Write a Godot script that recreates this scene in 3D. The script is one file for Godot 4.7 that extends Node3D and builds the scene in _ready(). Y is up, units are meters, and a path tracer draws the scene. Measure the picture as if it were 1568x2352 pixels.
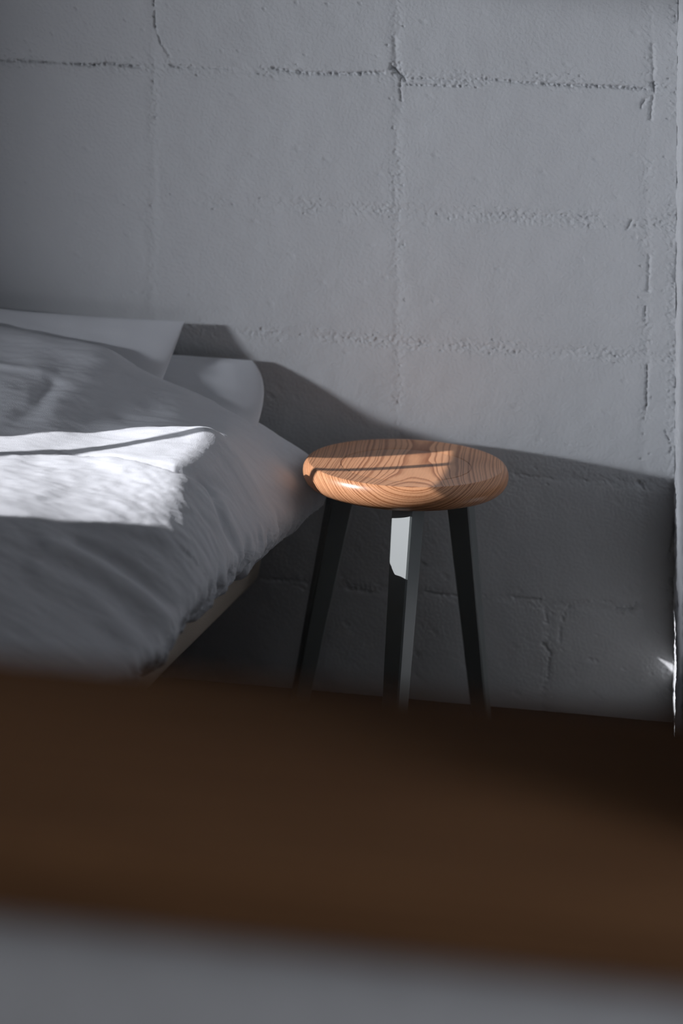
extends Node3D

# ---------------------------------------------------------------- constants (metres, y up, back wall at z = 0)
const ROOM_LEFT := -1.95       # inner face of the left wall, with the low window in it
const ROOM_RIGHT := 2.1
const ROOM_BACK := 4.0         # wall behind the camera
const ROOM_HIGH := 2.4
const ROWS := [0.0, 0.187, 0.3955, 0.597, 0.8005, 1.001, 1.2]
const SEAT_AT := Vector3(0.056, 0.452, 0.188)

var used := {}
var rough := FastNoiseLite.new()
var waves := FastNoiseLite.new()
var pits := FastNoiseLite.new()
var cracks: Array = []
var paint: StandardMaterial3D
var linen: StandardMaterial3D


func _ready() -> void:
	# ---- camera
	var cam := Camera3D.new()
	cam.name = "camera"
	var lens := CameraAttributesPhysical.new()
	lens.frustum_focal_length = 62.5
	lens.frustum_focus_distance = 2.60
	lens.frustum_near = 0.05
	lens.frustum_far = 60.0
	lens.exposure_aperture = 2.0
	cam.attributes = lens
	add_child(cam)
	cam.keep_aspect = Camera3D.KEEP_HEIGHT
	cam.fov = rad_to_deg(2.0 * atan(1176.0 / 4200.0))
	cam.position = Vector3(0.3699, 1.1162, 2.8075)
	cam.rotation = Vector3(-0.27537, 0.15467, 0.03228)
	cam.current = true

	# ---- sky, exposure
	var around := WorldEnvironment.new()
	around.name = "surroundings"
	var e := Environment.new()
	e.background_mode = Environment.BG_SKY
	var sm := ProceduralSkyMaterial.new()
	sm.sky_top_color = Color(0.42, 0.55, 0.78)
	sm.sky_horizon_color = Color(0.78, 0.84, 0.92)
	sm.ground_bottom_color = Color(0.30, 0.29, 0.27)
	sm.ground_horizon_color = Color(0.55, 0.55, 0.54)
	e.sky = Sky.new()
	e.sky.sky_material = sm
	e.background_energy_multiplier = 1.0
	e.tonemap_mode = Environment.TONE_MAPPER_LINEAR
	e.tonemap_exposure = 1.0
	e.sdfgi_enabled = true
	e.ssao_enabled = true
	e.ssil_enabled = true
	around.environment = e
	add_child(around)

	# ---- sun: low, from the left through the low window
	var sun := DirectionalLight3D.new()
	sun.name = "sun"
	sun.light_energy = 2.0
	sun.light_color = Color(0.98, 0.98, 1.0)
	sun.light_angular_distance = 0.16
	sun.shadow_enabled = true
	sun.sky_mode = DirectionalLight3D.SKY_MODE_LIGHT_ONLY
	add_child(sun)
	aim(sun, Vector3(0, 0, 0), SUN_WAY)

	# ---- daylight: a bright patch of sky low over the ground far to the left, seen through the low window, and the side window
	var sky_light := AreaLight3D.new()
	sky_light.name = "daylight"
	sky_light.area_size = Vector2(2.4, 0.25)
	sky_light.light_energy = 67.0
	sky_light.light_color = Color(0.94, 0.96, 1.0)
	sky_light.shadow_enabled = true
	add_child(sky_light)
	aim(sky_light, Vector3(0.2, 0.45, 0.0) - SKY_WAY * 8.0, SKY_WAY)
	var side_light := AreaLight3D.new()
	side_light.name = "side_window_daylight"
	side_light.area_size = Vector2(0.8, 1.0)
	side_light.light_energy = 3.0
	side_light.light_color = Color(0.95, 0.97, 1.0)
	side_light.shadow_enabled = true
	add_child(side_light)
	aim(side_light, Vector3(ROOM_RIGHT + 0.06, 1.4, 2.9), Vector3(-1, 0, 0))

	make_noises()
	make_materials()
	build_room()
	build_back_wall()
	build_low_wall()
	build_bed()
	build_stool()


const SUN_WAY := Vector3(0.7646, -0.4695, -0.4415)
const SKY_WAY := Vector3(0.8733, -0.1478, -0.4643)
const LOW_WINDOW := [0.78, 1.33, 1.08, 1.62]      # y from, y to, z from, z to
const TOP_LIGHT := [1.355, 1.47, 1.08, 1.262]
const HIGH_WINDOW := [1.37, 1.80, 1.278, 1.734]


func aim(n: Node3D, at: Vector3, way: Vector3) -> void:
	n.look_at_from_position(at, at + way, Vector3.UP)


# ---------------------------------------------------------------- naming
func numbered(called: String) -> String:
	var n: int = used.get(called, 0)
	used[called] = n + 1
	return called if n == 0 else "%s_%03d" % [called, n]


func tag(o: Node3D, label: String, category: String, group := "") -> void:
	o.set_meta("label", label)
	o.set_meta("category", category)
	if group != "":
		o.set_meta("group", group)


func thing(called: String, at := Vector3.ZERO) -> Node3D:
	var o := Node3D.new()
	o.name = numbered(called)
	add_child(o)
	o.position = at
	return o


func part(called: String, m: Mesh, mat: Material, parent: Node = self) -> MeshInstance3D:
	var o := MeshInstance3D.new()
	o.name = called
	o.mesh = m
	if mat:
		o.material_override = mat
	parent.add_child(o, true)
	return o


func struct(called: String, m: Mesh, mat: Material) -> MeshInstance3D:
	var o := part(called, m, mat)
	o.set_meta("kind", "structure")
	return o


# ---------------------------------------------------------------- mesh helpers
func grid(nu: int, nv: int, points: PackedVector3Array, uvs := PackedVector2Array(), turn := false, rim := 0) -> ArrayMesh:
	# a smooth sheet of nu x nv points (row after row); the front is where u x v points, turn swaps it; rim: rows of turned-back skirt that do not bend the shading
	var normals := PackedVector3Array()
	normals.resize(nu * nv)
	for j in nv:
		var jc := clampi(j, rim, nv - 1 - rim)
		var j0 := maxi(jc - 1, rim) * nu
		var j1 := mini(jc + 1, nv - 1 - rim) * nu
		for i in nu:
			var ic := clampi(i, rim, nu - 1 - rim)
			var du := points[jc * nu + mini(ic + 1, nu - 1 - rim)] - points[jc * nu + maxi(ic - 1, rim)]
			var dv := points[j1 + ic] - points[j0 + ic]
			var n := du.cross(dv)
			if n.length_squared() < 1e-20:
				n = Vector3.UP
			normals[j * nu + i] = (-n if turn else n).normalized()
	var index := PackedInt32Array()
	index.resize((nu - 1) * (nv - 1) * 6)
	var k := 0
	for j in nv - 1:
		for i in nu - 1:
			var a := j * nu + i
			var b := a + 1
			var c := a + nu
			var d := c + 1
			if turn:
				index[k] = a; index[k + 1] = b; index[k + 2] = c
				index[k + 3] = b; index[k + 4] = d; index[k + 5] = c
			else:
				index[k] = a; index[k + 1] = c; index[k + 2] = b
				index[k + 3] = b; index[k + 4] = c; index[k + 5] = d
			k += 6
	var arrays := []
	arrays.resize(Mesh.ARRAY_MAX)
	arrays[Mesh.ARRAY_VERTEX] = points
	arrays[Mesh.ARRAY_NORMAL] = normals
	if uvs.size():
		arrays[Mesh.ARRAY_TEX_UV] = uvs
	arrays[Mesh.ARRAY_INDEX] = index
	var m := ArrayMesh.new()
	m.add_surface_from_arrays(Mesh.PRIMITIVE_TRIANGLES, arrays)
	return m


func face(st: SurfaceTool, p: Array, out: Vector3) -> void:
	# a flat convex face seen from the side that «out» points to
	var n: Vector3 = (p[1] - p[0]).cross(p[2] - p[0]).normalized()
	var q := p.duplicate()
	if n.dot(out) > 0.0:
		q.reverse()
	else:
		n = -n
	st.set_normal(n)
	for i in range(1, q.size() - 1):
		for v in [q[0], q[i], q[i + 1]]:
			st.set_uv(Vector2(v.x, v.y + v.z))
			st.add_vertex(v)


func add_box(st: SurfaceTool, lo: Vector3, hi: Vector3, b := 0.0) -> void:
	# a box with its edges chamfered by b
	var c := (lo + hi) / 2
	var h := (hi - lo) / 2
	for ax in 3:
		var u := (ax + 1) % 3
		var w := (ax + 2) % 3
		for s in [-1.0, 1.0]:
			var quad := []
			for k in [[-1, -1], [1, -1], [1, 1], [-1, 1]]:
				var v := c
				v[ax] += s * h[ax]
				v[u] += k[0] * (h[u] - b)
				v[w] += k[1] * (h[w] - b)
				quad.append(v)
			var out := Vector3.ZERO
			out[ax] = s
			face(st, quad, out)
			if b <= 0.0:
				continue
			for t in [-1.0, 1.0]:   # the chamfer between this face and the face t along u
				var strip := []
				for k in [-1, 1]:
					var v := c
					v[ax] += s * h[ax]
					v[u] += t * (h[u] - b)
					v[w] += k * (h[w] - b)
					strip.append(v)
				for k in [1, -1]:
					var v := c
					v[ax] += s * (h[ax] - b)
					v[u] += t * h[u]
					v[w] += k * (h[w] - b)
					strip.append(v)
				var o2 := out
				o2[u] = t
				face(st, strip, o2)
	if b > 0.0:
		for sx in [-1, 1]:
			for sy in [-1, 1]:
				for sz in [-1, 1]:
					var s := Vector3(sx, sy, sz)
					face(st, [c + s * (h - Vector3(0, b, b)), c + s * (h - Vector3(b, 0, b)), c + s * (h - Vector3(b, b, 0))], s)


func box(lo: Vector3, hi: Vector3, b := 0.0) -> ArrayMesh:
	var st := SurfaceTool.new()
	st.begin(Mesh.PRIMITIVE_TRIANGLES)
	add_box(st, lo, hi, b)
	return st.commit()


func boxes(list: Array, b := 0.0) -> ArrayMesh:
	var st := SurfaceTool.new()
	st.begin(Mesh.PRIMITIVE_TRIANGLES)
	for q in list:
		add_box(st, q[0], q[1], b)
	return st.commit()


func smooth(a: float, b: float, x: float) -> float:
	return smoothstep(a, b, x)


func spline(p: Array, t: float) -> Vector2:
	# Catmull-Rom through the points of p, t from 0 to p.size() - 1
	var i := clampi(int(t), 0, p.size() - 2)
	var f := t - i
	var p0: Vector2 = p[maxi(i - 1, 0)]
	var p1: Vector2 = p[i]
	var p2: Vector2 = p[i + 1]
	var p3: Vector2 = p[mini(i + 2, p.size() - 1)]
	return p1.cubic_interpolate(p2, p0, p3, f)


# ---------------------------------------------------------------- noises and materials
func make_noises() -> void:
	rough.seed = 11
	rough.noise_type = FastNoiseLite.TYPE_SIMPLEX
	rough.frequency = 1.0
	rough.fractal_octaves = 3
	waves.seed = 5
	waves.noise_type = FastNoiseLite.TYPE_SIMPLEX
	waves.frequency = 1.0
	waves.fractal_octaves = 2
	pits.seed = 23
	pits.noise_type = FastNoiseLite.TYPE_CELLULAR
	pits.frequency = 1.0
	pits.fractal_type = FastNoiseLite.FRACTAL_NONE
	pits.cellular_return_type = FastNoiseLite.RETURN_DISTANCE


func noise_picture(frequency: float, octaves: int, number: int, size := 512, lo := Color.BLACK, hi := Color.WHITE, from := 0.0, to := 1.0) -> NoiseTexture2D:
	var n := FastNoiseLite.new()
	n.seed = number
	n.noise_type = FastNoiseLite.TYPE_SIMPLEX
	n.frequency = frequency
	n.fractal_octaves = octaves
	var t := NoiseTexture2D.new()
	t.width = size
	t.height = size
	t.seamless = true
	t.noise = n
	var ramp := Gradient.new()
	ramp.set_color(0, lo)
	ramp.set_color(1, hi)
	ramp.set_offset(0, from)
	ramp.set_offset(1, to)
	t.color_ramp = ramp
	return t


func flat_paint(color: Color, roughness: float, relief: Texture2D = null, tile := 1.0, height := 0.0) -> StandardMaterial3D:
	var m := StandardMaterial3D.new()
	m.albedo_color = color
	m.roughness = roughness
	m.metallic_specular = 0.4
	if relief:
		m.uv1_triplanar = true
		m.uv1_world_triplanar = true
		m.uv1_scale = Vector3.ONE / tile
		m.heightmap_enabled = true
		m.heightmap_texture = relief
		m.heightmap_scale = height
	return m


func make_materials() -> void:
	paint = flat_paint(Color(0.86, 0.865, 0.87), 0.62, noise_picture(0.055, 4, 3), 0.22, 0.05)
	linen = flat_paint(Color(0.90, 0.905, 0.92), 0.85, noise_picture(0.09, 3, 9), 0.12, 0.02)
	linen.rim_enabled = true
	linen.rim = 0.25


# ---------------------------------------------------------------- the room
func build_room() -> void:
	var plaster := flat_paint(Color(0.27, 0.25, 0.23), 0.8, noise_picture(0.03, 4, 41, 256), 0.4, 0.05)
	var L := ROOM_LEFT
	var R := ROOM_RIGHT
	var H := ROOM_HIGH
	# the left wall with its low window and the one above and beside it that the sun comes through
	var a: Array = LOW_WINDOW
	var b: Array = HIGH_WINDOW
	var c: Array = TOP_LIGHT
	struct("wall_left", boxes([
		[Vector3(L - 0.12, 0, -0.2), Vector3(L, H, a[2])],
		[Vector3(L - 0.12, 0, a[2]), Vector3(L, a[0], a[3])],
		[Vector3(L - 0.12, a[1], a[2]), Vector3(L, c[0], c[3])],
		[Vector3(L - 0.12, c[1], a[2]), Vector3(L, H, c[3])],
		[Vector3(L - 0.12, a[1], c[3]), Vector3(L, H, b[2])],
		[Vector3(L - 0.12, a[1], b[2]), Vector3(L, b[0], b[3])],
		[Vector3(L - 0.12, b[1], b[2]), Vector3(L, H, b[3])],
		[Vector3(L - 0.12, 0, a[3]), Vector3(L, b[0], b[3])],
		[Vector3(L - 0.12, 0, b[3]), Vector3(L, H, ROOM_BACK + 0.2)]]), plaster)
	window("window_1", L - 0.11, a[0], a[1], a[2], a[3], 0.0)
	window("window_3", L - 0.11, b[0], b[1], b[2], b[3], 0.012)
	window("window_4", L - 0.11, c[0], c[1], c[2], c[3], 0.0)
	struct("wall_front", box(Vector3(L - 0.12, 0, ROOM_BACK), Vector3(R + 0.12, H, ROOM_BACK + 0.2)), plaster)
	struct("wall_side", boxes([
		[Vector3(R, 0, 1.9), Vector3(R + 0.12, H, 2.5)],
		[Vector3(R, 0, 3.3), Vector3(R + 0.12, H, ROOM_BACK)],
		[Vector3(R, 0, 2.5), Vector3(R + 0.12, 0.9, 3.3)],
		[Vector3(R, 1.9, 2.5), Vector3(R + 0.12, H, 3.3)]]), plaster)
	window("window_2", R + 0.11, 0.9, 1.9, 2.5, 3.3, 0.03)
	struct("wall_return", box(Vector3(0.5, 0, 2.03), Vector3(R + 0.12, H, 2.15)), plaster)
	struct("ceiling", box(Vector3(L - 0.12, H, -0.2), Vector3(R + 0.12, H + 0.15, ROOM_BACK + 0.2)), flat_paint(Color(0.80, 0.79, 0.78), 0.8))
	# the floor: dark brown boards running along the back wall
	var wood := StandardMaterial3D.new()
	wood.albedo_color = Color(0.27, 0.19, 0.15)
	wood.roughness = 0.5
	var sub := struct("floor", box(Vector3(L - 0.12, -0.16, -0.2), Vector3(R + 0.12, -0.012, ROOM_BACK + 0.2)), wood)
	var tones := []
	for k in 4:
		var w: StandardMaterial3D = wood.duplicate()
		w.albedo_color = Color(0.25, 0.175, 0.14) * (0.92 + 0.06 * k)
		w.albedo_color.a = 1.0
		w.uv1_triplanar = true
		w.uv1_world_triplanar = true
		w.uv1_scale = Vector3(1.2, 9, 9)
		w.heightmap_enabled = true
		w.heightmap_texture = noise_picture(0.03, 4, 60 + k, 256)
		w.heightmap_scale = 0.03
		tones.append(w)
	var z := 0.004
	var n := 0
	while z < ROOM_BACK - 0.02:
		var z2 := minf(z + 0.118, ROOM_BACK)
		part("plank", box(Vector3(L, -0.012, z), Vector3(R, 0.0 - 0.0006 * (n % 3), z2 - 0.002), 0.0015), tones[(n * 7) % 4], sub)
		z = z2
		n += 1


func window(called: String, x: float, y0: float, y1: float, z0: float, z1: float, bar: float) -> void:
	var white := flat_paint(Color(0.82, 0.82, 0.80), 0.5)
	var glass := StandardMaterial3D.new()
	glass.albedo_color = Color(1, 1, 1, 0.05)
	glass.transparency = BaseMaterial3D.TRANSPARENCY_ALPHA
	glass.roughness = 0.02
	var t := 0.012
	var root := struct(called, boxes([
		[Vector3(x - 0.01, y0, z0), Vector3(x + 0.01, y0 + t, z1)],
		[Vector3(x - 0.01, y1 - t, z0), Vector3(x + 0.01, y1, z1)],
		[Vector3(x - 0.01, y0 + t, z0), Vector3(x + 0.01, y1 - t, z0 + t)],
		[Vector3(x - 0.01, y0 + t, z1 - t), Vector3(x + 0.01, y1 - t, z1)]], 0.002), white)
	var bars := [Vector2(1.414, 1.426)] if bar < 0.02 else [Vector2((z0 + z1 - bar) / 2, (z0 + z1 + bar) / 2)]
	if bar > 0.0:
		for q in bars:
			part("glazing_bar", box(Vector3(x - 0.008, y0 + t, q.x), Vector3(x + 0.008, y1 - t, q.y), 0.002), white, root)
	part("pane", box(Vector3(x - 0.002, y0 + t, z0 + t), Vector3(x + 0.002, y1 - t, z1 - t)), glass, root)


# ---------------------------------------------------------------- the painted block wall
func joint_x(c: int, y: float) -> float:
	# where the upright joints run: they lean a little, as laid
	match c:
		0: return -0.382 - 0.002 * (1.1 - y)
		1: return 0.003 + 0.042 * (0.8 - y) if y > 0.187 else 0.029
		2: return 0.381 + 0.062 * (0.84 - y)
		3: return 0.276
		4: return 0.447 + 0.073 * (0.545 - y)
	return 0.0


func add_crack(width: float, deep: float, p: Array) -> void:
	for i in p.size() - 1:
		var a: Vector2 = p[i]
		var b: Vector2 = p[i + 1]
		cracks.append([a, b, width, deep, Rect2(a, Vector2.ZERO).expand(b).grow(width * 3 + 0.004)])


func make_cracks() -> void:
	add_crack(0.0016, 0.006, [Vector2(-0.68, 1.003), Vector2(-0.629, 1.002), Vector2(-0.586, 1.003), Vector2(-0.558, 1.002), Vector2(-0.502, 1.001)])
	add_crack(0.0022, 0.007, [Vector2(-0.502, 1.001), Vector2(-0.478, 1.0), Vector2(-0.46, 1.004), Vector2(-0.419, 1.001), Vector2(-0.405, 1.0)])
	add_crack(0.003, 0.006, [Vector2(-0.355, 1.004), Vector2(-0.333, 1.003)])
	add_crack(0.0018, 0.003, [Vector2(-0.333, 1.003), Vector2(-0.26, 1.003)])
	add_crack(0.0026, 0.006, [Vector2(-0.197, 1.006), Vector2(-0.153, 1.001), Vector2(-0.106, 1.001), Vector2(-0.06, 1.003), Vector2(-0.026, 1.006)])
	add_crack(0.0055, 0.011, [Vector2(-0.012, 1.014), Vector2(0.006, 0.998)])
	add_crack(0.006, 0.0028, [Vector2(-0.011, 1.056), Vector2(-0.006, 1.012)])
	add_crack(0.0018, 0.006, [Vector2(0.0, 0.996), Vector2(0.002, 0.966)])
	add_crack(0.0012, 0.005, [Vector2(0.012, 0.9895), Vector2(0.117, 0.990)])
	add_crack(0.0018, 0.0035, [Vector2(0.02, 0.999), Vector2(0.1, 0.998)])
	add_crack(0.002, 0.004, [Vector2(0.125, 1.003), Vector2(0.165, 1.0), Vector2(0.204, 0.998)])
	add_crack(0.0022, 0.007, [Vector2(0.215, 0.998), Vector2(0.294, 0.998), Vector2(0.365, 0.997)])
	add_crack(0.004, 0.0035, [Vector2(0.371, 1.06), Vector2(0.377, 1.0)])
	add_crack(0.004, 0.009, [Vector2(0.3765, 1.004), Vector2(0.378, 0.996)])
	add_crack(0.0036, 0.005, [Vector2(0.377, 0.986), Vector2(0.376, 0.953)])
	add_crack(0.003, 0.006, [Vector2(0.366, 0.981), Vector2(0.361, 0.971)])
	add_crack(0.0013, 0.005, [Vector2(-0.383, 1.11), Vector2(-0.381, 1.062), Vector2(-0.371, 1.036), Vector2(-0.357, 1.017)])
	add_crack(0.0022, 0.007, [Vector2(0.359, 0.803), Vector2(0.354, 0.791)])
	add_crack(0.0016, 0.006, [Vector2(0.1555, 0.8155), Vector2(0.1557, 0.814)])
	add_crack(0.0032, 0.004, [Vector2(0.39, 0.752), Vector2(0.392, 0.698)])
	add_crack(0.0015, 0.005, [Vector2(0.39, 0.673), Vector2(0.391, 0.651)])
	add_crack(0.0019, 0.008, [Vector2(0.3995, 0.585), Vector2(0.4015, 0.542), Vector2(0.403, 0.522), Vector2(0.4015, 0.513)])
	add_crack(0.0013, 0.004, [Vector2(0.403, 0.508), Vector2(0.4, 0.497)])
	add_crack(0.0016, 0.003, [Vector2(0.206, 0.397), Vector2(0.282, 0.3915)])
	add_crack(0.0045, 0.007, [Vector2(0.399, 0.398), Vector2(0.406, 0.391)])
	add_crack(0.0018, 0.004, [Vector2(-0.197, 0.188), Vector2(-0.125, 0.19)])
	add_crack(0.0025, 0.006, [Vector2(-0.055, 0.184), Vector2(-0.016, 0.181)])
	add_crack(0.0018, 0.005, [Vector2(0.075, 0.188), Vector2(0.098, 0.187), Vector2(0.14, 0.187)])
	add_crack(0.0018, 0.004, [Vector2(0.217, 0.192), Vector2(0.259, 0.192)])
	add_crack(0.0011, 0.004, [Vector2(0.372, 0.197), Vector2(0.349, 0.198), Vector2(0.315, 0.192), Vector2(0.305, 0.186), Vector2(0.296, 0.16), Vector2(0.294, 0.119)])
	add_crack(0.0022, 0.007, [Vector2(0.378, 0.188), Vector2(0.405, 0.189)])
	add_crack(0.001, 0.004, [Vector2(0.405, 0.19), Vector2(0.411, 0.199), Vector2(0.439, 0.197)])
	add_crack(0.002, 0.003, [Vector2(0.267, 0.178), Vector2(0.273, 0.154)])
	add_crack(0.003, 0.005, [Vector2(0.268, 0.117), Vector2(0.28, 0.103)])
	add_crack(0.0018, 0.003, [Vector2(0.28, 0.103), Vector2(0.279, 0.058)])
	add_crack(0.0022, 0.006, [Vector2(0.344, 0.096), Vector2(0.355, 0.096)])
	add_crack(0.003, 0.007, [Vector2(0.433, 0.75), Vector2(0.431, 0.719)])
	add_crack(0.0014, 0.004, [Vector2(0.433, 0.486), Vector2(0.441, 0.469), Vector2(0.446, 0.455), Vector2(0.444, 0.445)])
	add_crack(0.0018, 0.005, [Vector2(0.462, 0.37), Vector2(0.461, 0.323), Vector2(0.457, 0.276)])
	add_crack(0.0028, 0.006, [Vector2(0.462, 0.244), Vector2(0.465, 0.236)])


func near_cracks(area: Rect2) -> Array:
	return cracks.filter(func(c): return c[4].intersects(area))


func wall_height(x: float, y: float, list: Array) -> float:
	# how far the painted face stands out at (x, y): waves, the smeared rough joints, pits and cracks
	var h := 0.0011 * waves.get_noise_2d(x * 4.0, y * 4.0) + 0.0005 * waves.get_noise_2d(x * 17.0 + 9.0, y * 17.0)
	var wob := 0.0035 * waves.get_noise_2d(x * 22.0, y * 22.0 + 40.0)
	var dr := 1.0
	var row := 0
	for k in ROWS.size():
		var d: float = absf(y + wob - ROWS[k])
		if d < dr:
			dr = d
			row = k
	var dc := 1.0
	if y > ROWS[1]:
		for c in 3:
			dc = minf(dc, absf(x + wob - joint_x(c, y)))
	else:
		dc = absf(x + wob - joint_x(3, y))
	var ds := joint_x(4, y) - x
	var mr := exp(-pow(dr / 0.0085, 2.0))
	var mc := exp(-pow(dc / 0.0075, 2.0)) * 0.8
	var ms := smooth(0.030, 0.004, ds)
	var wide := maxf(exp(-pow(dr / 0.013, 2.0)), exp(-pow(dc / 0.011, 2.0)) * 0.75)
	wide = maxf(wide, ms)
	if wide > 0.01:
		# how badly each stretch is smeared differs along the joint
		var worn := 0.55 + 0.75 * waves.get_noise_2d(x * 7.0 + 3.0, y * 7.0 + (row * 5.0))
		if row == 3 or row == 4:
			worn += 0.35 * smooth(-0.25, 0.05, x)
		if x < -0.37 and row == 4:
			worn *= 0.6
		worn = clampf(worn, 0.15, 1.25)
		h -= 0.0009 * mr + 0.0010 * mc
		h += wide * worn * (0.0011 * rough.get_noise_2d(x * 95.0, y * 95.0) + 0.0006 * rough.get_noise_2d(x * 240.0, y * 200.0))
		var p := pits.get_noise_2d(x * 115.0, y * 115.0)     # -1 at a cell's middle
		h -= wide * worn * 0.0022 * smooth(-0.80, -0.97, p)
	var q := pits.get_noise_2d(x * 21.0 + 70.0, y * 21.0 + 31.0)    # a few lone pinholes in the blocks
	h -= 0.0025 * smooth(-0.955, -0.985, q)
	for c in list:
		var at := Vector2(x, y)
		if not c[4].has_point(at):
			continue
		var a: Vector2 = c[0]
		var ab: Vector2 = c[1] - a
		var t := clampf((at - a).dot(ab) / maxf(ab.length_squared(), 1e-9), 0.0, 1.0)
		var jag := 0.0016 * rough.get_noise_2d(x * 130.0 + 5.0, y * 130.0)
		var d: float = ((at - a - ab * t).length() + jag) / (0.85 * c[2] * (0.75 + 0.6 * rough.get_noise_2d(x * 160.0, y * 160.0 + 8.0)))
		h -= 0.75 * c[3] * exp(-d * d)
	return h


func sheet(lefts: Callable, y0: float, y1: float, nx: Array, ny: Array) -> ArrayMesh:
	# a piece of the wall face between two leaning edges; lefts gives (x of the left edge, x of the right edge) at a height
	var w: int = nx.size() + 2
	var points := PackedVector3Array()
	var a: Vector2 = lefts.call(y0)
	var b: Vector2 = lefts.call(y1)
	var list := near_cracks(Rect2(minf(a.x, b.x), y0, maxf(a.y, b.y) - minf(a.x, b.x), y1 - y0).grow(0.002))
	var ys: Array = [ny[0]] + ny + [ny[-1]]
	for j in ys.size():
		var y: float = lerpf(y0, y1, ys[j])
		var e: Vector2 = lefts.call(y)
		for i in w:
			var x := lerpf(e.x, e.y, nx[clampi(i - 1, 0, w - 3)])
			var z := wall_height(x, y, list)
			if i == 0 or i == w - 1 or j == 0 or j == ys.size() - 1:
				z = -0.013
			points.append(Vector3(x, y, z))
	return grid(w, ys.size(), points, PackedVector2Array(), false, 1)


func even(n: int) -> Array:
	var a := []
	for k in n + 1:
		a.append(float(k) / n)
	return a


func build_back_wall() -> void:
	make_cracks()
	var root := struct("wall_back", boxes([
		[Vector3(ROOM_LEFT - 0.12, 0, -0.2), Vector3(0.62, ROOM_HIGH, -0.012)]]), paint)
	# the same blocks, set plainly, over the rest of the wall beside and above
	for r in 12:
		var low: float = ROWS[r] if r < 7 else 0.2 * r
		var high: float = ROWS[r + 1] if r < 6 else 0.2 * (r + 1)
		var stops := [ROOM_LEFT, -1.554, -1.164, -0.774] if r < 6 else [ROOM_LEFT, -1.554, -1.164, -0.774, -0.384, 0.003, 0.365, 0.46]
		for k in stops.size() - 1:
			part("block", box(Vector3(stops[k] + 0.0015, low + 0.0015, -0.02), Vector3(stops[k + 1] - 0.0015, high - 0.0015, 0.0), 0.003), paint, root)
	var g := 0.0135       # half the width of the smeared band along a joint
	var far_left := -0.774
	# blocks between the joints
	for r in 6:
		var y0: float = ROWS[r] + (g if r else 0.0)
		var y1: float = ROWS[r + 1] - g
		var edges := [-9, 0, 1, 2, 4] if r else [-9, -8, 3, 4]
		for k in edges.size() - 1:
			var ca: int = edges[k]
			var cb: int = edges[k + 1]
			var span := func(y: float) -> Vector2:
				var xa: float = far_left if ca == -9 else -0.113 if ca == -8 else joint_x(ca, y) + g
				var xb: float = -0.113 if cb == -8 else joint_x(cb, y) - (0.002 if cb == 4 else g)
				return Vector2(xa, xb)
			var e: Vector2 = span.call((y0 + y1) / 2)
			var fine := 0.0018 if cb == 4 and r else 0.0026 if (r == 0 and cb == 4) or (r == 5 and k < 2) else 0.0045
			part("block", sheet(span, y0, y1, even(int((e.y - e.x) / fine)), even(int((y1 - y0) / fine))), paint, root)
	# the mortar bands: rows, then the uprights between them
	var across := even(15)
	for r in range(1, 7):
		var y: float = ROWS[r]
		var span := func(yy: float) -> Vector2: return Vector2(far_left, joint_x(4, yy) - 0.002)
		part("mortar_joint", sheet(span, y - g, minf(y + g, 1.2), even(680), across), paint, root)
	for r in 6:
		for c in ([0, 1, 2] if r else [3]):
			var span := func(yy: float) -> Vector2: return Vector2(joint_x(c, yy) - g, joint_x(c, yy) + g)
			part("mortar_joint", sheet(span, ROWS[r] + (g if r else 0.0), ROWS[r + 1] - g, across, even(95)), paint, root)
	# the right wall: it leans with the joints and is as roughly smeared at the corner
	var points := PackedVector3Array()
	var steps := []
	var zz := -0.004
	while zz < 0.80:
		steps.append(zz)
		zz += 0.003
	var ny := 420
	for j in ny + 1:
		var y := 1.2 * j / ny
		for z in steps:
			var d: float = 0.0016 * rough.get_noise_2d(z * 90.0, y * 90.0 + 7.0) + 0.003 * waves.get_noise_2d(z * 12.0, y * 12.0) - 0.003 * smooth(-0.82, -0.97, pits.get_noise_2d(z * 80.0, y * 80.0))
			points.append(Vector3(joint_x(4, y) - d, y, z))
	var rw := struct("wall_right", box(Vector3(0.50, 0, -0.012), Vector3(0.62, ROOM_HIGH, 2.15)), paint)
	var door := struct("door_1", box(Vector3(0.468, 0.0, 0.805), Vector3(0.50, 2.0, 1.50), 0.003), flat_paint(Color(0.20, 0.15, 0.12), 0.5))
	part("door_handle", box(Vector3(0.455, 0.96, 1.40), Vector3(0.470, 1.0, 1.44), 0.004), flat_paint(Color(0.5, 0.5, 0.5), 0.35), door)
	part("rough_face", grid(steps.size(), ny + 1, points), paint, rw)
	part("upper_face", boxes([[Vector3(0.40, 1.19, -0.012), Vector3(0.51, ROOM_HIGH, 0.80)], [Vector3(0.455, 2.0, 0.80), Vector3(0.51, ROOM_HIGH, 1.5)], [Vector3(0.455, 0, 1.5), Vector3(0.51, ROOM_HIGH, 2.03)]]), paint, rw)
	part("end_face", box(Vector3(0.445, 0, 2.028), Vector3(0.51, ROOM_HIGH, 2.15)), paint, rw)


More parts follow.
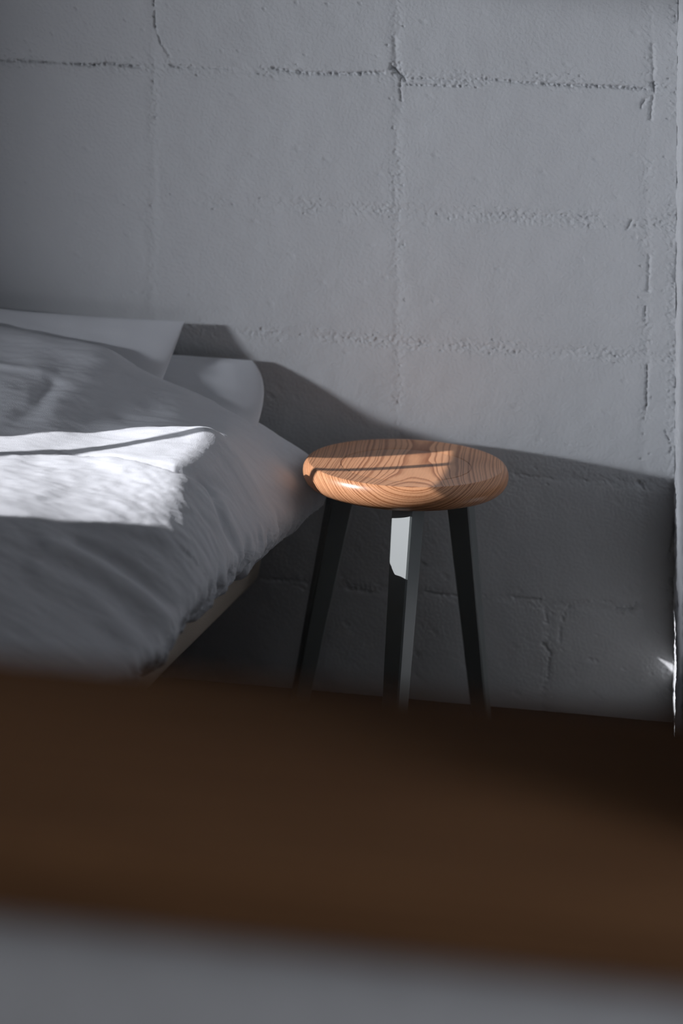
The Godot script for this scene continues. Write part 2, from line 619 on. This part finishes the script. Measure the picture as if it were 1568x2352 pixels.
# ---------------------------------------------------------------- low wall and its board, near the camera
func build_low_wall() -> void:
	var white := flat_paint(Color(0.83, 0.83, 0.84), 0.7, noise_picture(0.03, 4, 77, 256), 0.3, 0.05)
	struct("wall_low", box(Vector3(-1.0, 0, 2.045), Vector3(0.52, 0.7645, 2.178), 0.003), white)
	# wood grain along the board
	var im := Image.create(512, 512, false, Image.FORMAT_RGB8)
	var a := Color(0.40, 0.28, 0.19)
	var b := Color(0.53, 0.385, 0.265)
	for j in 512:
		for i in 512:
			var v := waves.get_noise_2d(i * 0.006, j * 0.07) * 0.6 + rough.get_noise_2d(i * 0.012, j * 0.22) * 0.5
			im.set_pixel(i, j, a.lerp(b, clampf(0.45 + v, 0, 1)))
	var m := StandardMaterial3D.new()
	m.albedo_texture = ImageTexture.create_from_image(im)
	m.uv1_scale = Vector3(1.0, 4.0, 1.0)
	m.roughness = 0.7
	m.metallic_specular = 0.25
	var board := part("capping_board", box(Vector3(-1.02, 0.7645, 2.0), Vector3(0.50, 0.800, 2.194), 0.003), m)
	tag(board, "dark brown wooden capping board, out of focus, on the low white wall before the bed", "board")


# ---------------------------------------------------------------- bed, duvet, pillows
func bed_edge(z: float) -> float:
	return -0.183 - 0.0875 * (z - 0.091)


func side_box(z0: float, z1: float, x_left: float, inset: float, y0: float, y1: float, round_by: float, bulge: float) -> ArrayMesh:
	# an upholstered block whose right side follows the bed's edge; soft rounded edges
	var ring := []
	var st := SurfaceTool.new()
	st.begin(Mesh.PRIMITIVE_TRIANGLES)
	st.set_smooth_group(0)
	var n := 6
	var layers := []
	for k in range(n + 1):          # from the bottom up: rounded below, bulging, rounded above
		var t := float(k) / n * PI - PI / 2
		layers.append([lerpf(y0, y1, (sin(t) + 1) / 2), round_by * (cos(t) - 1.0) + bulge * cos(t)])
	layers.push_front([y0, -0.5])
	layers.push_back([y1, -0.5])
	var cols := 60
	for l in layers:
		var row := []
		var grow: float = l[1]
		var loop := []
		var g := maxf(grow, -0.4)
		var za := z0 - g
		var zb := z1 + g
		loop = [Vector2(x_left - g, za), Vector2(bed_edge(z0) - inset + g, za), Vector2(bed_edge(z1) - inset + g, zb), Vector2(x_left - g, zb)]
		for s in 4:
			for q in cols / 4:
				var f := float(q) / (cols / 4)
				var p: Vector2 = loop[s].lerp(loop[(s + 1) % 4], f)
				row.append(Vector3(p.x, l[0] + 0.0, p.y))
		ring.append(row)
	for j in ring.size() - 1:
		for i in cols:
			var a: Vector3 = ring[j][i]
			var b: Vector3 = ring[j][(i + 1) % cols]
			var c: Vector3 = ring[j + 1][i]
			var d: Vector3 = ring[j + 1][(i + 1) % cols]
			for v in [a, c, b, b, c, d]:
				st.add_vertex(v)
	st.generate_normals()
	return st.commit()


func build_bed() -> void:
	var bed := thing("bed", Vector3.ZERO)
	tag(bed, "low bed with a grey-beige upholstered base and mattress under the white duvet", "bed")
	var cloth := flat_paint(Color(0.85, 0.80, 0.74), 0.9, noise_picture(0.12, 2, 15, 256), 0.08, 0.03)
	part("upholstered_base", side_box(0.095, 2.0, -1.45, 0.0, 0.2155, 0.335, 0.006, 0.004), cloth, bed)
	part("mattress", side_box(0.11, 1.98, -1.44, 0.05, 0.33, 0.40, 0.02, 0.004), linen, bed)
	var dark := flat_paint(Color(0.12, 0.10, 0.09), 0.5)
	for p in [Vector2(-0.34, 0.3), Vector2(-0.47, 1.8), Vector2(-1.36, 0.3), Vector2(-1.36, 1.8)]:
		part("leg", box(Vector3(p.x - 0.03, 0, p.y - 0.03), Vector3(p.x + 0.03, 0.222, p.y + 0.03), 0.004), dark, bed)
	build_duvet()
	var upper := part("pillow", pillow_mesh(0.33, 0.18, 0.027, 0.06, 0.078, 3), linen)
	upper.transform = Transform3D(Basis.from_euler(Vector3(0.25, 0.03, -0.05)), Vector3(-0.648, 0.513, 0.212))
	tag(upper, "white pillow with a pointed corner, upper of the two stacked against the wall", "pillow", "pillows at the head of the bed")
	var lower := part("pillow", pillow_mesh(0.35, 0.20, 0.034, 0.012, 0.056, 8), linen)
	lower.name = "pillow_001"
	lower.transform = Transform3D(Basis.from_euler(Vector3(0.22, 0.03, 0.0)), Vector3(-0.524, 0.459, 0.215))
	tag(lower, "white pillow with a rounded end, lower of the two, sticking out towards the stool", "pillow", "pillows at the head of the bed")


func pillow_mesh(a: float, b: float, thick: float, pinch: float, bend: float, number: int) -> ArrayMesh:
	# two puffed faces that meet in a seam; pinch draws the sides in between pointed corners
	var n := 56
	var st := SurfaceTool.new()
	st.begin(Mesh.PRIMITIVE_TRIANGLES)
	for s in [1.0, -1.0]:
		var points := PackedVector3Array()
		for j in n + 1:
			for i in n + 1:
				var u := sin((2.0 * i / n - 1.0) * PI / 2)
				var v := sin((2.0 * j / n - 1.0) * PI / 2)
				var x := a * u * (1.0 - pinch * (1.0 - v * v)) * (1.0 - (0.10 if pinch < 0.03 else 0.0) * pow(absf(v), 6.0) * absf(u))
				var z := b * v * (1.0 - pinch * (1.0 - u * u))
				var full := pow((1.0 - pow(absf(u), 3.0)) * (1.0 - pow(absf(v), 3.0)), 0.5)
				var y: float = s * thick * full
				y += full * 0.006 * waves.get_noise_3d(x * 9.0, z * 9.0, number) + full * 0.002 * waves.get_noise_3d(x * 8.0, z * 40.0, number + 5)
				y += bend * pow(maxf(-z / b, 0.0), 2.0)       # bent up where it leans on the wall
				points.append(Vector3(x, y, z))
		st.append_from(grid(n + 1, n + 1, points, PackedVector2Array(), s > 0), 0, Transform3D())
	return st.commit()


# cross-sections of the duvet: distance from the wall, then the line over the top and down the right side (x, y)
func duvet_sections() -> Array:
	var out := []
	var far := [Vector2(-1.46, 0.52), Vector2(-1.2, 0.54), Vector2(-0.9, 0.55)]
	out.append([0.078, far + [Vector2(-0.700, 0.520), Vector2(-0.575, 0.512), Vector2(-0.440, 0.495), Vector2(-0.365, 0.470), Vector2(-0.260, 0.440), Vector2(-0.206, 0.420), Vector2(-0.155, 0.405), Vector2(-0.115, 0.395), Vector2(-0.100, 0.386), Vector2(-0.105, 0.378), Vector2(-0.125, 0.372), Vector2(-0.170, 0.380)]])
	out.append([0.093, far + [Vector2(-0.700, 0.578), Vector2(-0.575, 0.571), Vector2(-0.440, 0.554), Vector2(-0.365, 0.522), Vector2(-0.260, 0.486), Vector2(-0.206, 0.464), Vector2(-0.152, 0.440), Vector2(-0.106, 0.416), Vector2(-0.088, 0.396), Vector2(-0.092, 0.378), Vector2(-0.115, 0.366), Vector2(-0.165, 0.375)]])
	out.append([0.120, far + [Vector2(-0.700, 0.610), Vector2(-0.575, 0.603), Vector2(-0.440, 0.586), Vector2(-0.365, 0.552), Vector2(-0.260, 0.513), Vector2(-0.206, 0.489), Vector2(-0.150, 0.461), Vector2(-0.099, 0.430), Vector2(-0.074, 0.400), Vector2(-0.078, 0.376), Vector2(-0.105, 0.360), Vector2(-0.160, 0.370)]])
	out.append([0.200, far + [Vector2(-0.700, 0.590), Vector2(-0.560, 0.582), Vector2(-0.450, 0.566), Vector2(-0.355, 0.533), Vector2(-0.255, 0.505), Vector2(-0.200, 0.487), Vector2(-0.158, 0.456), Vector2(-0.112, 0.420), Vector2(-0.080, 0.392), Vector2(-0.084, 0.368), Vector2(-0.110, 0.348), Vector2(-0.170, 0.360)]])
	out.append([0.290, far + [Vector2(-0.700, 0.566), Vector2(-0.560, 0.558), Vector2(-0.450, 0.542), Vector2(-0.355, 0.515), Vector2(-0.255, 0.505), Vector2(-0.203, 0.499), Vector2(-0.165, 0.464), Vector2(-0.130, 0.422), Vector2(-0.102, 0.390), Vector2(-0.104, 0.366), Vector2(-0.128, 0.344), Vector2(-0.185, 0.360)]])
	out.append([0.345, far + [Vector2(-0.700, 0.548), Vector2(-0.560, 0.540), Vector2(-0.450, 0.527), Vector2(-0.353, 0.511), Vector2(-0.252, 0.518), Vector2(-0.203, 0.520), Vector2(-0.167, 0.486), Vector2(-0.133, 0.426), Vector2(-0.109, 0.390), Vector2(-0.112, 0.365), Vector2(-0.135, 0.343), Vector2(-0.190, 0.360)]])
	out.append([0.400, far + [Vector2(-0.700, 0.532), Vector2(-0.560, 0.524), Vector2(-0.450, 0.513), Vector2(-0.350, 0.503), Vector2(-0.250, 0.508), Vector2(-0.203, 0.506), Vector2(-0.168, 0.470), Vector2(-0.139, 0.422), Vector2(-0.118, 0.388), Vector2(-0.121, 0.364), Vector2(-0.144, 0.342), Vector2(-0.195, 0.360)]])
	out.append([0.510, far + [Vector2(-0.700, 0.510), Vector2(-0.560, 0.505), Vector2(-0.450, 0.500), Vector2(-0.345, 0.497), Vector2(-0.250, 0.498), Vector2(-0.203, 0.493), Vector2(-0.168, 0.460), Vector2(-0.143, 0.420), Vector2(-0.130, 0.386), Vector2(-0.133, 0.362), Vector2(-0.153, 0.340), Vector2(-0.200, 0.355)]])
	out.append([0.620, far + [Vector2(-0.700, 0.505), Vector2(-0.560, 0.501), Vector2(-0.450, 0.496), Vector2(-0.345, 0.488), Vector2(-0.255, 0.478), Vector2(-0.205, 0.464), Vector2(-0.170, 0.440), Vector2(-0.148, 0.412), Vector2(-0.136, 0.386), Vector2(-0.140, 0.362), Vector2(-0.160, 0.338), Vector2(-0.210, 0.352)]])
	out.append([0.800, far + [Vector2(-0.720, 0.505), Vector2(-0.580, 0.502), Vector2(-0.480, 0.498), Vector2(-0.385, 0.488), Vector2(-0.315, 0.462), Vector2(-0.258, 0.428), Vector2(-0.212, 0.400), Vector2(-0.180, 0.379), Vector2(-0.162, 0.363), Vector2(-0.161, 0.346), Vector2(-0.181, 0.328), Vector2(-0.230, 0.345)]])
	out.append([1.050, far + [Vector2(-0.740, 0.507), Vector2(-0.630, 0.504), Vector2(-0.530, 0.500), Vector2(-0.445, 0.488), Vector2(-0.370, 0.462), Vector2(-0.300, 0.430), Vector2(-0.248, 0.404), Vector2(-0.210, 0.382), Vector2(-0.185, 0.365), Vector2(-0.182, 0.348), Vector2(-0.204, 0.328), Vector2(-0.260, 0.345)]])
	out.append([1.400, far + [Vector2(-0.760, 0.522), Vector2(-0.640, 0.516), Vector2(-0.520, 0.505), Vector2(-0.430, 0.487), Vector2(-0.345, 0.452), Vector2(-0.290, 0.423), Vector2(-0.250, 0.399), Vector2(-0.222, 0.377), Vector2(-0.208, 0.359), Vector2(-0.208, 0.343), Vector2(-0.230, 0.325), Vector2(-0.290, 0.345)]])
	out.append([1.950, far + [Vector2(-0.780, 0.500), Vector2(-0.660, 0.490), Vector2(-0.550, 0.475), Vector2(-0.460, 0.455), Vector2(-0.380, 0.430), Vector2(-0.330, 0.410), Vector2(-0.290, 0.390), Vector2(-0.262, 0.370), Vector2(-0.248, 0.352), Vector2(-0.248, 0.338), Vector2(-0.270, 0.322), Vector2(-0.330, 0.340)]])
	return out


func fold(x: float, z: float, line: Array, wide_in: float, wide_out: float) -> float:
	# 1 on the line, falling off over wide_in on its wall side and over wide_out on its near side, and at its ends
	var best := 0.0
	for i in line.size() - 1:
		var a: Vector2 = line[i]
		var ab: Vector2 = line[i + 1] - a
		var p := Vector2(x, z) - a
		var raw := p.dot(ab) / ab.length_squared()
		var t := clampf(raw, 0.0, 1.0)
		var off := p - ab * t
		var side := ab.cross(p)          # > 0 on the near side for lines that run to the right
		var w := wide_out if side > 0.0 else wide_in
		var along := (i + t) / (line.size() - 1)
		var ends := smooth(0.0, 0.12, along) * smooth(1.0, 0.8, along)
		best = maxf(best, exp(-off.length_squared() / (w * w)) * ends)
	return best


func duvet_folds(x: float, z: float) -> float:
	var h := 0.0
	if x < -0.95 or z > 1.5:
		return h
	h -= 0.008 * fold(x, z, [Vector2(-0.400, 0.465), Vector2(-0.332, 0.462), Vector2(-0.284, 0.482), Vector2(-0.217, 0.505), Vector2(-0.184, 0.475), Vector2(-0.150, 0.410)], 0.011, 0.008)
	h += 0.007 * fold(x, z, [Vector2(-0.420, 0.487), Vector2(-0.325, 0.484), Vector2(-0.275, 0.504), Vector2(-0.210, 0.527), Vector2(-0.172, 0.500), Vector2(-0.140, 0.440)], 0.009, 0.045)
	h += 0.004 * fold(x, z, [Vector2(-0.460, 0.735), Vector2(-0.351, 0.715), Vector2(-0.259, 0.675), Vector2(-0.190, 0.650), Vector2(-0.160, 0.640)], 0.04, 0.012)
	h += 0.006 * fold(x, z, [Vector2(-0.330, 0.770), Vector2(-0.260, 0.755), Vector2(-0.190, 0.752), Vector2(-0.140, 0.765)], 0.014, 0.018)
	h -= 0.006 * fold(x, z, [Vector2(-0.300, 0.735), Vector2(-0.240, 0.728), Vector2(-0.180, 0.730), Vector2(-0.140, 0.720)], 0.012, 0.012)
	h += 0.005 * fold(x, z, [Vector2(-0.320, 0.830), Vector2(-0.250, 0.812), Vector2(-0.190, 0.825), Vector2(-0.160, 0.840)], 0.018, 0.02)
	h += 0.004 * fold(x, z, [Vector2(-0.700, 0.250), Vector2(-0.550, 0.245), Vector2(-0.460, 0.235)], 0.012, 0.007)
	h -= 0.004 * fold(x, z, [Vector2(-0.460, 0.240), Vector2(-0.470, 0.290), Vector2(-0.465, 0.335), Vector2(-0.490, 0.400)], 0.02, 0.012)
	h -= 0.012 * fold(x, z, [Vector2(-0.183, 0.462), Vector2(-0.161, 0.490), Vector2(-0.142, 0.505), Vector2(-0.124, 0.480)], 0.011, 0.013)
	return h


func build_duvet() -> void:
	var sec := duvet_sections()
	var count: int = sec[0][1].size()
	# stations across (more where the side rounds over) and along (more in the part that the sun rakes)
	var ts := []
	var t := 0.0
	while t < count - 1:
		ts.append(t)
		t += 0.25 if t < 3 else 0.055 if t < 8 else 0.04
	ts.append(float(count - 1) - 0.001)
	var zs := []
	var z := 0.078
	while z < 1.95:
		zs.append(z)
		z += 0.003 if z < 1.25 else 0.02
	zs.append(1.95)
	var nu := ts.size()
	var base := PackedVector3Array()
	base.resize(nu * zs.size())
	var around: Array = []
	for q in sec:
		var line := PackedVector2Array()
		for tt in ts:
			line.append(spline(q[1], tt))
		around.append(line)
	for j in zs.size():
		var zz: float = zs[j]
		var s := 0
		while s < sec.size() - 2 and zz > sec[s + 1][0]:
			s += 1
		var za: float = sec[s][0]
		var zb: float = sec[s + 1][0]
		var f := clampf((zz - za) / (zb - za), 0.0, 1.0)
		var p0: int = maxi(s - 1, 0)
		var p3: int = mini(s + 2, sec.size() - 1)
		for i in nu:
			# a cubic through the stations that knows how far apart they are
			var a: Vector2 = around[s][i]
			var b: Vector2 = around[s + 1][i]
			var ma: Vector2 = (b - around[p0][i]) / (zb - float(sec[p0][0])) * (zb - za)
			var mb: Vector2 = (around[p3][i] - a) / (float(sec[p3][0]) - za) * (zb - za)
			var f2 := f * f
			var f3 := f2 * f
			var p: Vector2 = a * (2 * f3 - 3 * f2 + 1) + ma * (f3 - 2 * f2 + f) + b * (3 * f2 - 2 * f3) + mb * (f3 - f2)
			base[j * nu + i] = Vector3(p.x, p.y, zz)
	var points := PackedVector3Array()
	points.resize(base.size())
	for j in zs.size():
		for i in nu:
			var k := j * nu + i
			var p := base[k]
			var du := base[k + (1 if i < nu - 1 else 0)] - base[k - (1 if i > 0 else 0)]
			var dv := base[mini(j + 1, zs.size() - 1) * nu + i] - base[maxi(j - 1, 0) * nu + i]
			var n := dv.cross(du).normalized()
			var tt: float = ts[i]
			var side := smooth(9.0, 11.5, tt)
			var top := 1.0 - smooth(9.5, 12.0, tt)
			var h := 0.0
			if tt > 2.6:
				h += 0.0028 * waves.get_noise_2d(p.x * 5.0 + 2.0, p.z * 4.0)
				h += 0.0011 * (1.0 - 0.6 * side) * waves.get_noise_2d(p.x * 10.0 + p.z * 9.0, p.z * 22.0)
				h += 0.0004 * rough.get_noise_2d(p.x * 40.0 + p.z * 18.0, p.z * 100.0)
				# the creased stretch in the sunlit band
				var creased := smooth(0.44, 0.52, p.z) * smooth(0.76, 0.62, p.z) * (1.0 - side)
				h += creased * (0.0016 * rough.get_noise_2d(p.x * 13.0 - p.z * 10.0, p.z * 24.0 + p.x * 8.0) + 0.0010 * absf(waves.get_noise_2d(p.x * 17.0 - p.z * 14.0 + 4.0, p.z * 38.0)))
				h += top * duvet_folds(p.x, p.z)
				# puckers along the hem
				var hem := smooth(10.2, 12.4, tt)
				h += hem * 0.008 * waves.get_noise_2d(p.z * 26.0 + p.y * 10.0, p.y * 12.0)
				h += hem * 0.004 * rough.get_noise_2d(p.z * 55.0 + p.y * 25.0, p.y * 30.0)
				h += side * 0.006 * waves.get_noise_2d(p.z * 8.0 + p.y * 5.0, p.y * 5.0 + 3.0)
			points[k] = p + n * h
	var duvet := part("duvet", grid(nu, zs.size(), points, PackedVector2Array(), true), linen)
	tag(duvet, "rumpled white duvet spread over the bed, with a bright band of sunlight", "duvet")


# ---------------------------------------------------------------- the stool
func ring_tone(p: Vector3) -> float:
	# growth rings round a pith that lies above the seat and runs from front to back; 0 early wood, 1 late wood
	var x := p.x - 0.016 - 0.06 * p.z
	var y := p.y - 0.092 + 0.035 * p.z
	var r := sqrt(x * x + y * y) + 0.0022 * waves.get_noise_3d(p.x * 14.0, p.y * 14.0, p.z * 5.0)
	var f := r / 0.0034 + 0.5 * waves.get_noise_1d(r * 120.0)
	f -= floorf(f)
	var late := smooth(0.45, 0.90, f) * smooth(1.0, 0.94, f)
	var fibre := 0.14 * rough.get_noise_3d(p.x * 260.0, p.y * 260.0, p.z * 14.0)
	return clampf(late * (0.75 + 0.3 * waves.get_noise_1d(floorf(r / 0.0034) * 7.3)) + fibre, 0.0, 1.0)


func seat_profile() -> Array:
	var pts := [Vector2(0.0, -0.0058), Vector2(0.05, -0.0055), Vector2(0.0925, -0.0042), Vector2(0.0929, -0.0056), Vector2(0.0941, -0.0056), Vector2(0.0945, -0.0041), Vector2(0.118, -0.0024), Vector2(0.134, -0.0006), Vector2(0.1385, 0.0), Vector2(0.1405, -0.0002), Vector2(0.1425, -0.0014), Vector2(0.1452, -0.0050), Vector2(0.1472, -0.0105), Vector2(0.1478, -0.0165), Vector2(0.1468, -0.0235), Vector2(0.1432, -0.0305), Vector2(0.1375, -0.0355), Vector2(0.130, -0.0382), Vector2(0.120, -0.0388), Vector2(0.0, -0.0388)]
	for k in pts.size():
		pts[k].x *= 1.035
	return pts


func lathe(profile: Array, from: int, to: int, sides: int, mapped: bool) -> ArrayMesh:
	# profile points from..to round the y axis; mapped: uv = angle and height, else uv = x and z
	var points := PackedVector3Array()
	var uvs := PackedVector2Array()
	var along := PackedFloat32Array()
	var len := 0.0
	for k in range(from, to + 1):
		if k > from:
			len += profile[k].distance_to(profile[k - 1])
		along.append(len)
	for k in range(from, to + 1):
		var r: float = maxf(profile[k].x, 0.00005)
		for s in sides + 1:
			var a := TAU * s / sides
			points.append(Vector3(sin(a) * r, profile[k].y, cos(a) * r))
			uvs.append(Vector2(float(s) / sides, along[k - from] / len) if mapped else Vector2(0.5 + sin(a) * r / 0.32, 0.5 + cos(a) * r / 0.32))
	return grid(sides + 1, to - from + 1, points, uvs, true)


func build_stool() -> void:
	var root := thing("stool", Vector3(SEAT_AT.x, 0, SEAT_AT.z))
	tag(root, "round stool with a grained brown wooden seat and black wooden legs, beside the bed", "stool")
	var prof := seat_profile()
	var early := Color(0.88, 0.645, 0.475)
	var late := Color(0.58, 0.345, 0.205)
	# end of the profile's top and start of its rim
	var cut := 9
	var size := 900
	var im := Image.create(size, size, false, Image.FORMAT_RGB8)
	for j in size:
		for i in size:
			var x := (float(i) / size - 0.5) * 0.32
			var z := (float(j) / size - 0.5) * 0.32
			var r := x * x + z * z
			if r > 0.0222:
				continue
			var y := -0.0058 + 0.0058 * r / 0.0205
			im.set_pixel(i, j, early.lerp(late, ring_tone(Vector3(x, y, z))))
	var top := wood_material(im)
	var w2 := 1800
	var h2 := 150
	var rim := Image.create(w2, h2, false, Image.FORMAT_RGB8)
	var total := 0.0
	for k in range(cut, 18):
		total += prof[k + 1].distance_to(prof[k])
	for j in h2:
		var want := total * (j + 0.5) / h2
		var k := cut
		while k < 17 and want > prof[k + 1].distance_to(prof[k]):
			want -= prof[k + 1].distance_to(prof[k])
			k += 1
		var p: Vector2 = prof[k].lerp(prof[k + 1], clampf(want / prof[k + 1].distance_to(prof[k]), 0, 1))
		for i in w2:
			var a := TAU * (i + 0.5) / w2
			rim.set_pixel(i, j, early.lerp(late, ring_tone(Vector3(sin(a) * p.x, p.y, cos(a) * p.x))))
	var side := wood_material(rim)
	var seat_mesh := ArrayMesh.new()
	for m in [lathe(prof, 0, cut, 160, false), lathe(prof, cut, 18, 160, true), lathe(prof, 18, 19, 160, false)]:
		seat_mesh.add_surface_from_arrays(Mesh.PRIMITIVE_TRIANGLES, m.surface_get_arrays(0))
	seat_mesh.surface_set_material(0, top)
	seat_mesh.surface_set_material(1, side)
	seat_mesh.surface_set_material(2, top)
	var seat := part("seat", seat_mesh, null, root)
	seat.position.y = SEAT_AT.y
	var black := StandardMaterial3D.new()
	black.albedo_color = Color(0.45, 0.475, 0.47)
	black.roughness = 0.46
	black.clearcoat_enabled = true
	black.clearcoat = 1.0
	black.clearcoat_roughness = 0.42
	black.metallic_specular = 0.7
	# three square tapered legs, a corner of each outwards
	var o := Vector3(SEAT_AT.x, 0, SEAT_AT.z)
	for l in [[Vector3(0.0755, 0.418, 0.296), Vector3(0.078, 0, 0.410), 17.0], [Vector3(-0.041, 0.418, 0.150), Vector3(-0.111, 0, 0.124), -112.0], [Vector3(0.131, 0.418, 0.142), Vector3(0.187, 0, 0.106), 125.0]]:
		part("leg", leg_mesh(l[0] - o, l[1] - o, deg_to_rad(l[2]), 0.0355, 0.025), black, root)


func wood_material(im: Image) -> StandardMaterial3D:
	var m := StandardMaterial3D.new()
	m.albedo_texture = ImageTexture.create_from_image(im)
	m.roughness = 0.33
	m.metallic_specular = 0.5
	return m


func leg_mesh(top: Vector3, foot: Vector3, outwards: float, wide: float, narrow: float) -> ArrayMesh:
	var st := SurfaceTool.new()
	st.begin(Mesh.PRIMITIVE_TRIANGLES)
	var rings := []
	for k in [0.0, 1.0]:
		var c := top.lerp(foot, k)
		var h := lerpf(wide, narrow, k) / 2
		var b := 0.0022
		var ring := []
		for p in [Vector2(h, h - b), Vector2(h - b, h), Vector2(b - h, h), Vector2(-h, h - b), Vector2(-h, b - h), Vector2(b - h, -h), Vector2(h - b, -h), Vector2(h, b - h)]:
			var q: Vector2 = p.rotated(-outwards + PI / 4)
			ring.append(c + Vector3(q.x, 0, q.y))
		rings.append(ring)
	for i in 8:
		var a: Vector3 = rings[0][i]
		var b: Vector3 = rings[0][(i + 1) % 8]
		var c: Vector3 = rings[1][(i + 1) % 8]
		var d: Vector3 = rings[1][i]
		face(st, [a, b, c, d], (a + b) / 2 - top)
	face(st, rings[0], Vector3.UP)
	face(st, rings[1], Vector3.DOWN)
	return st.commit()
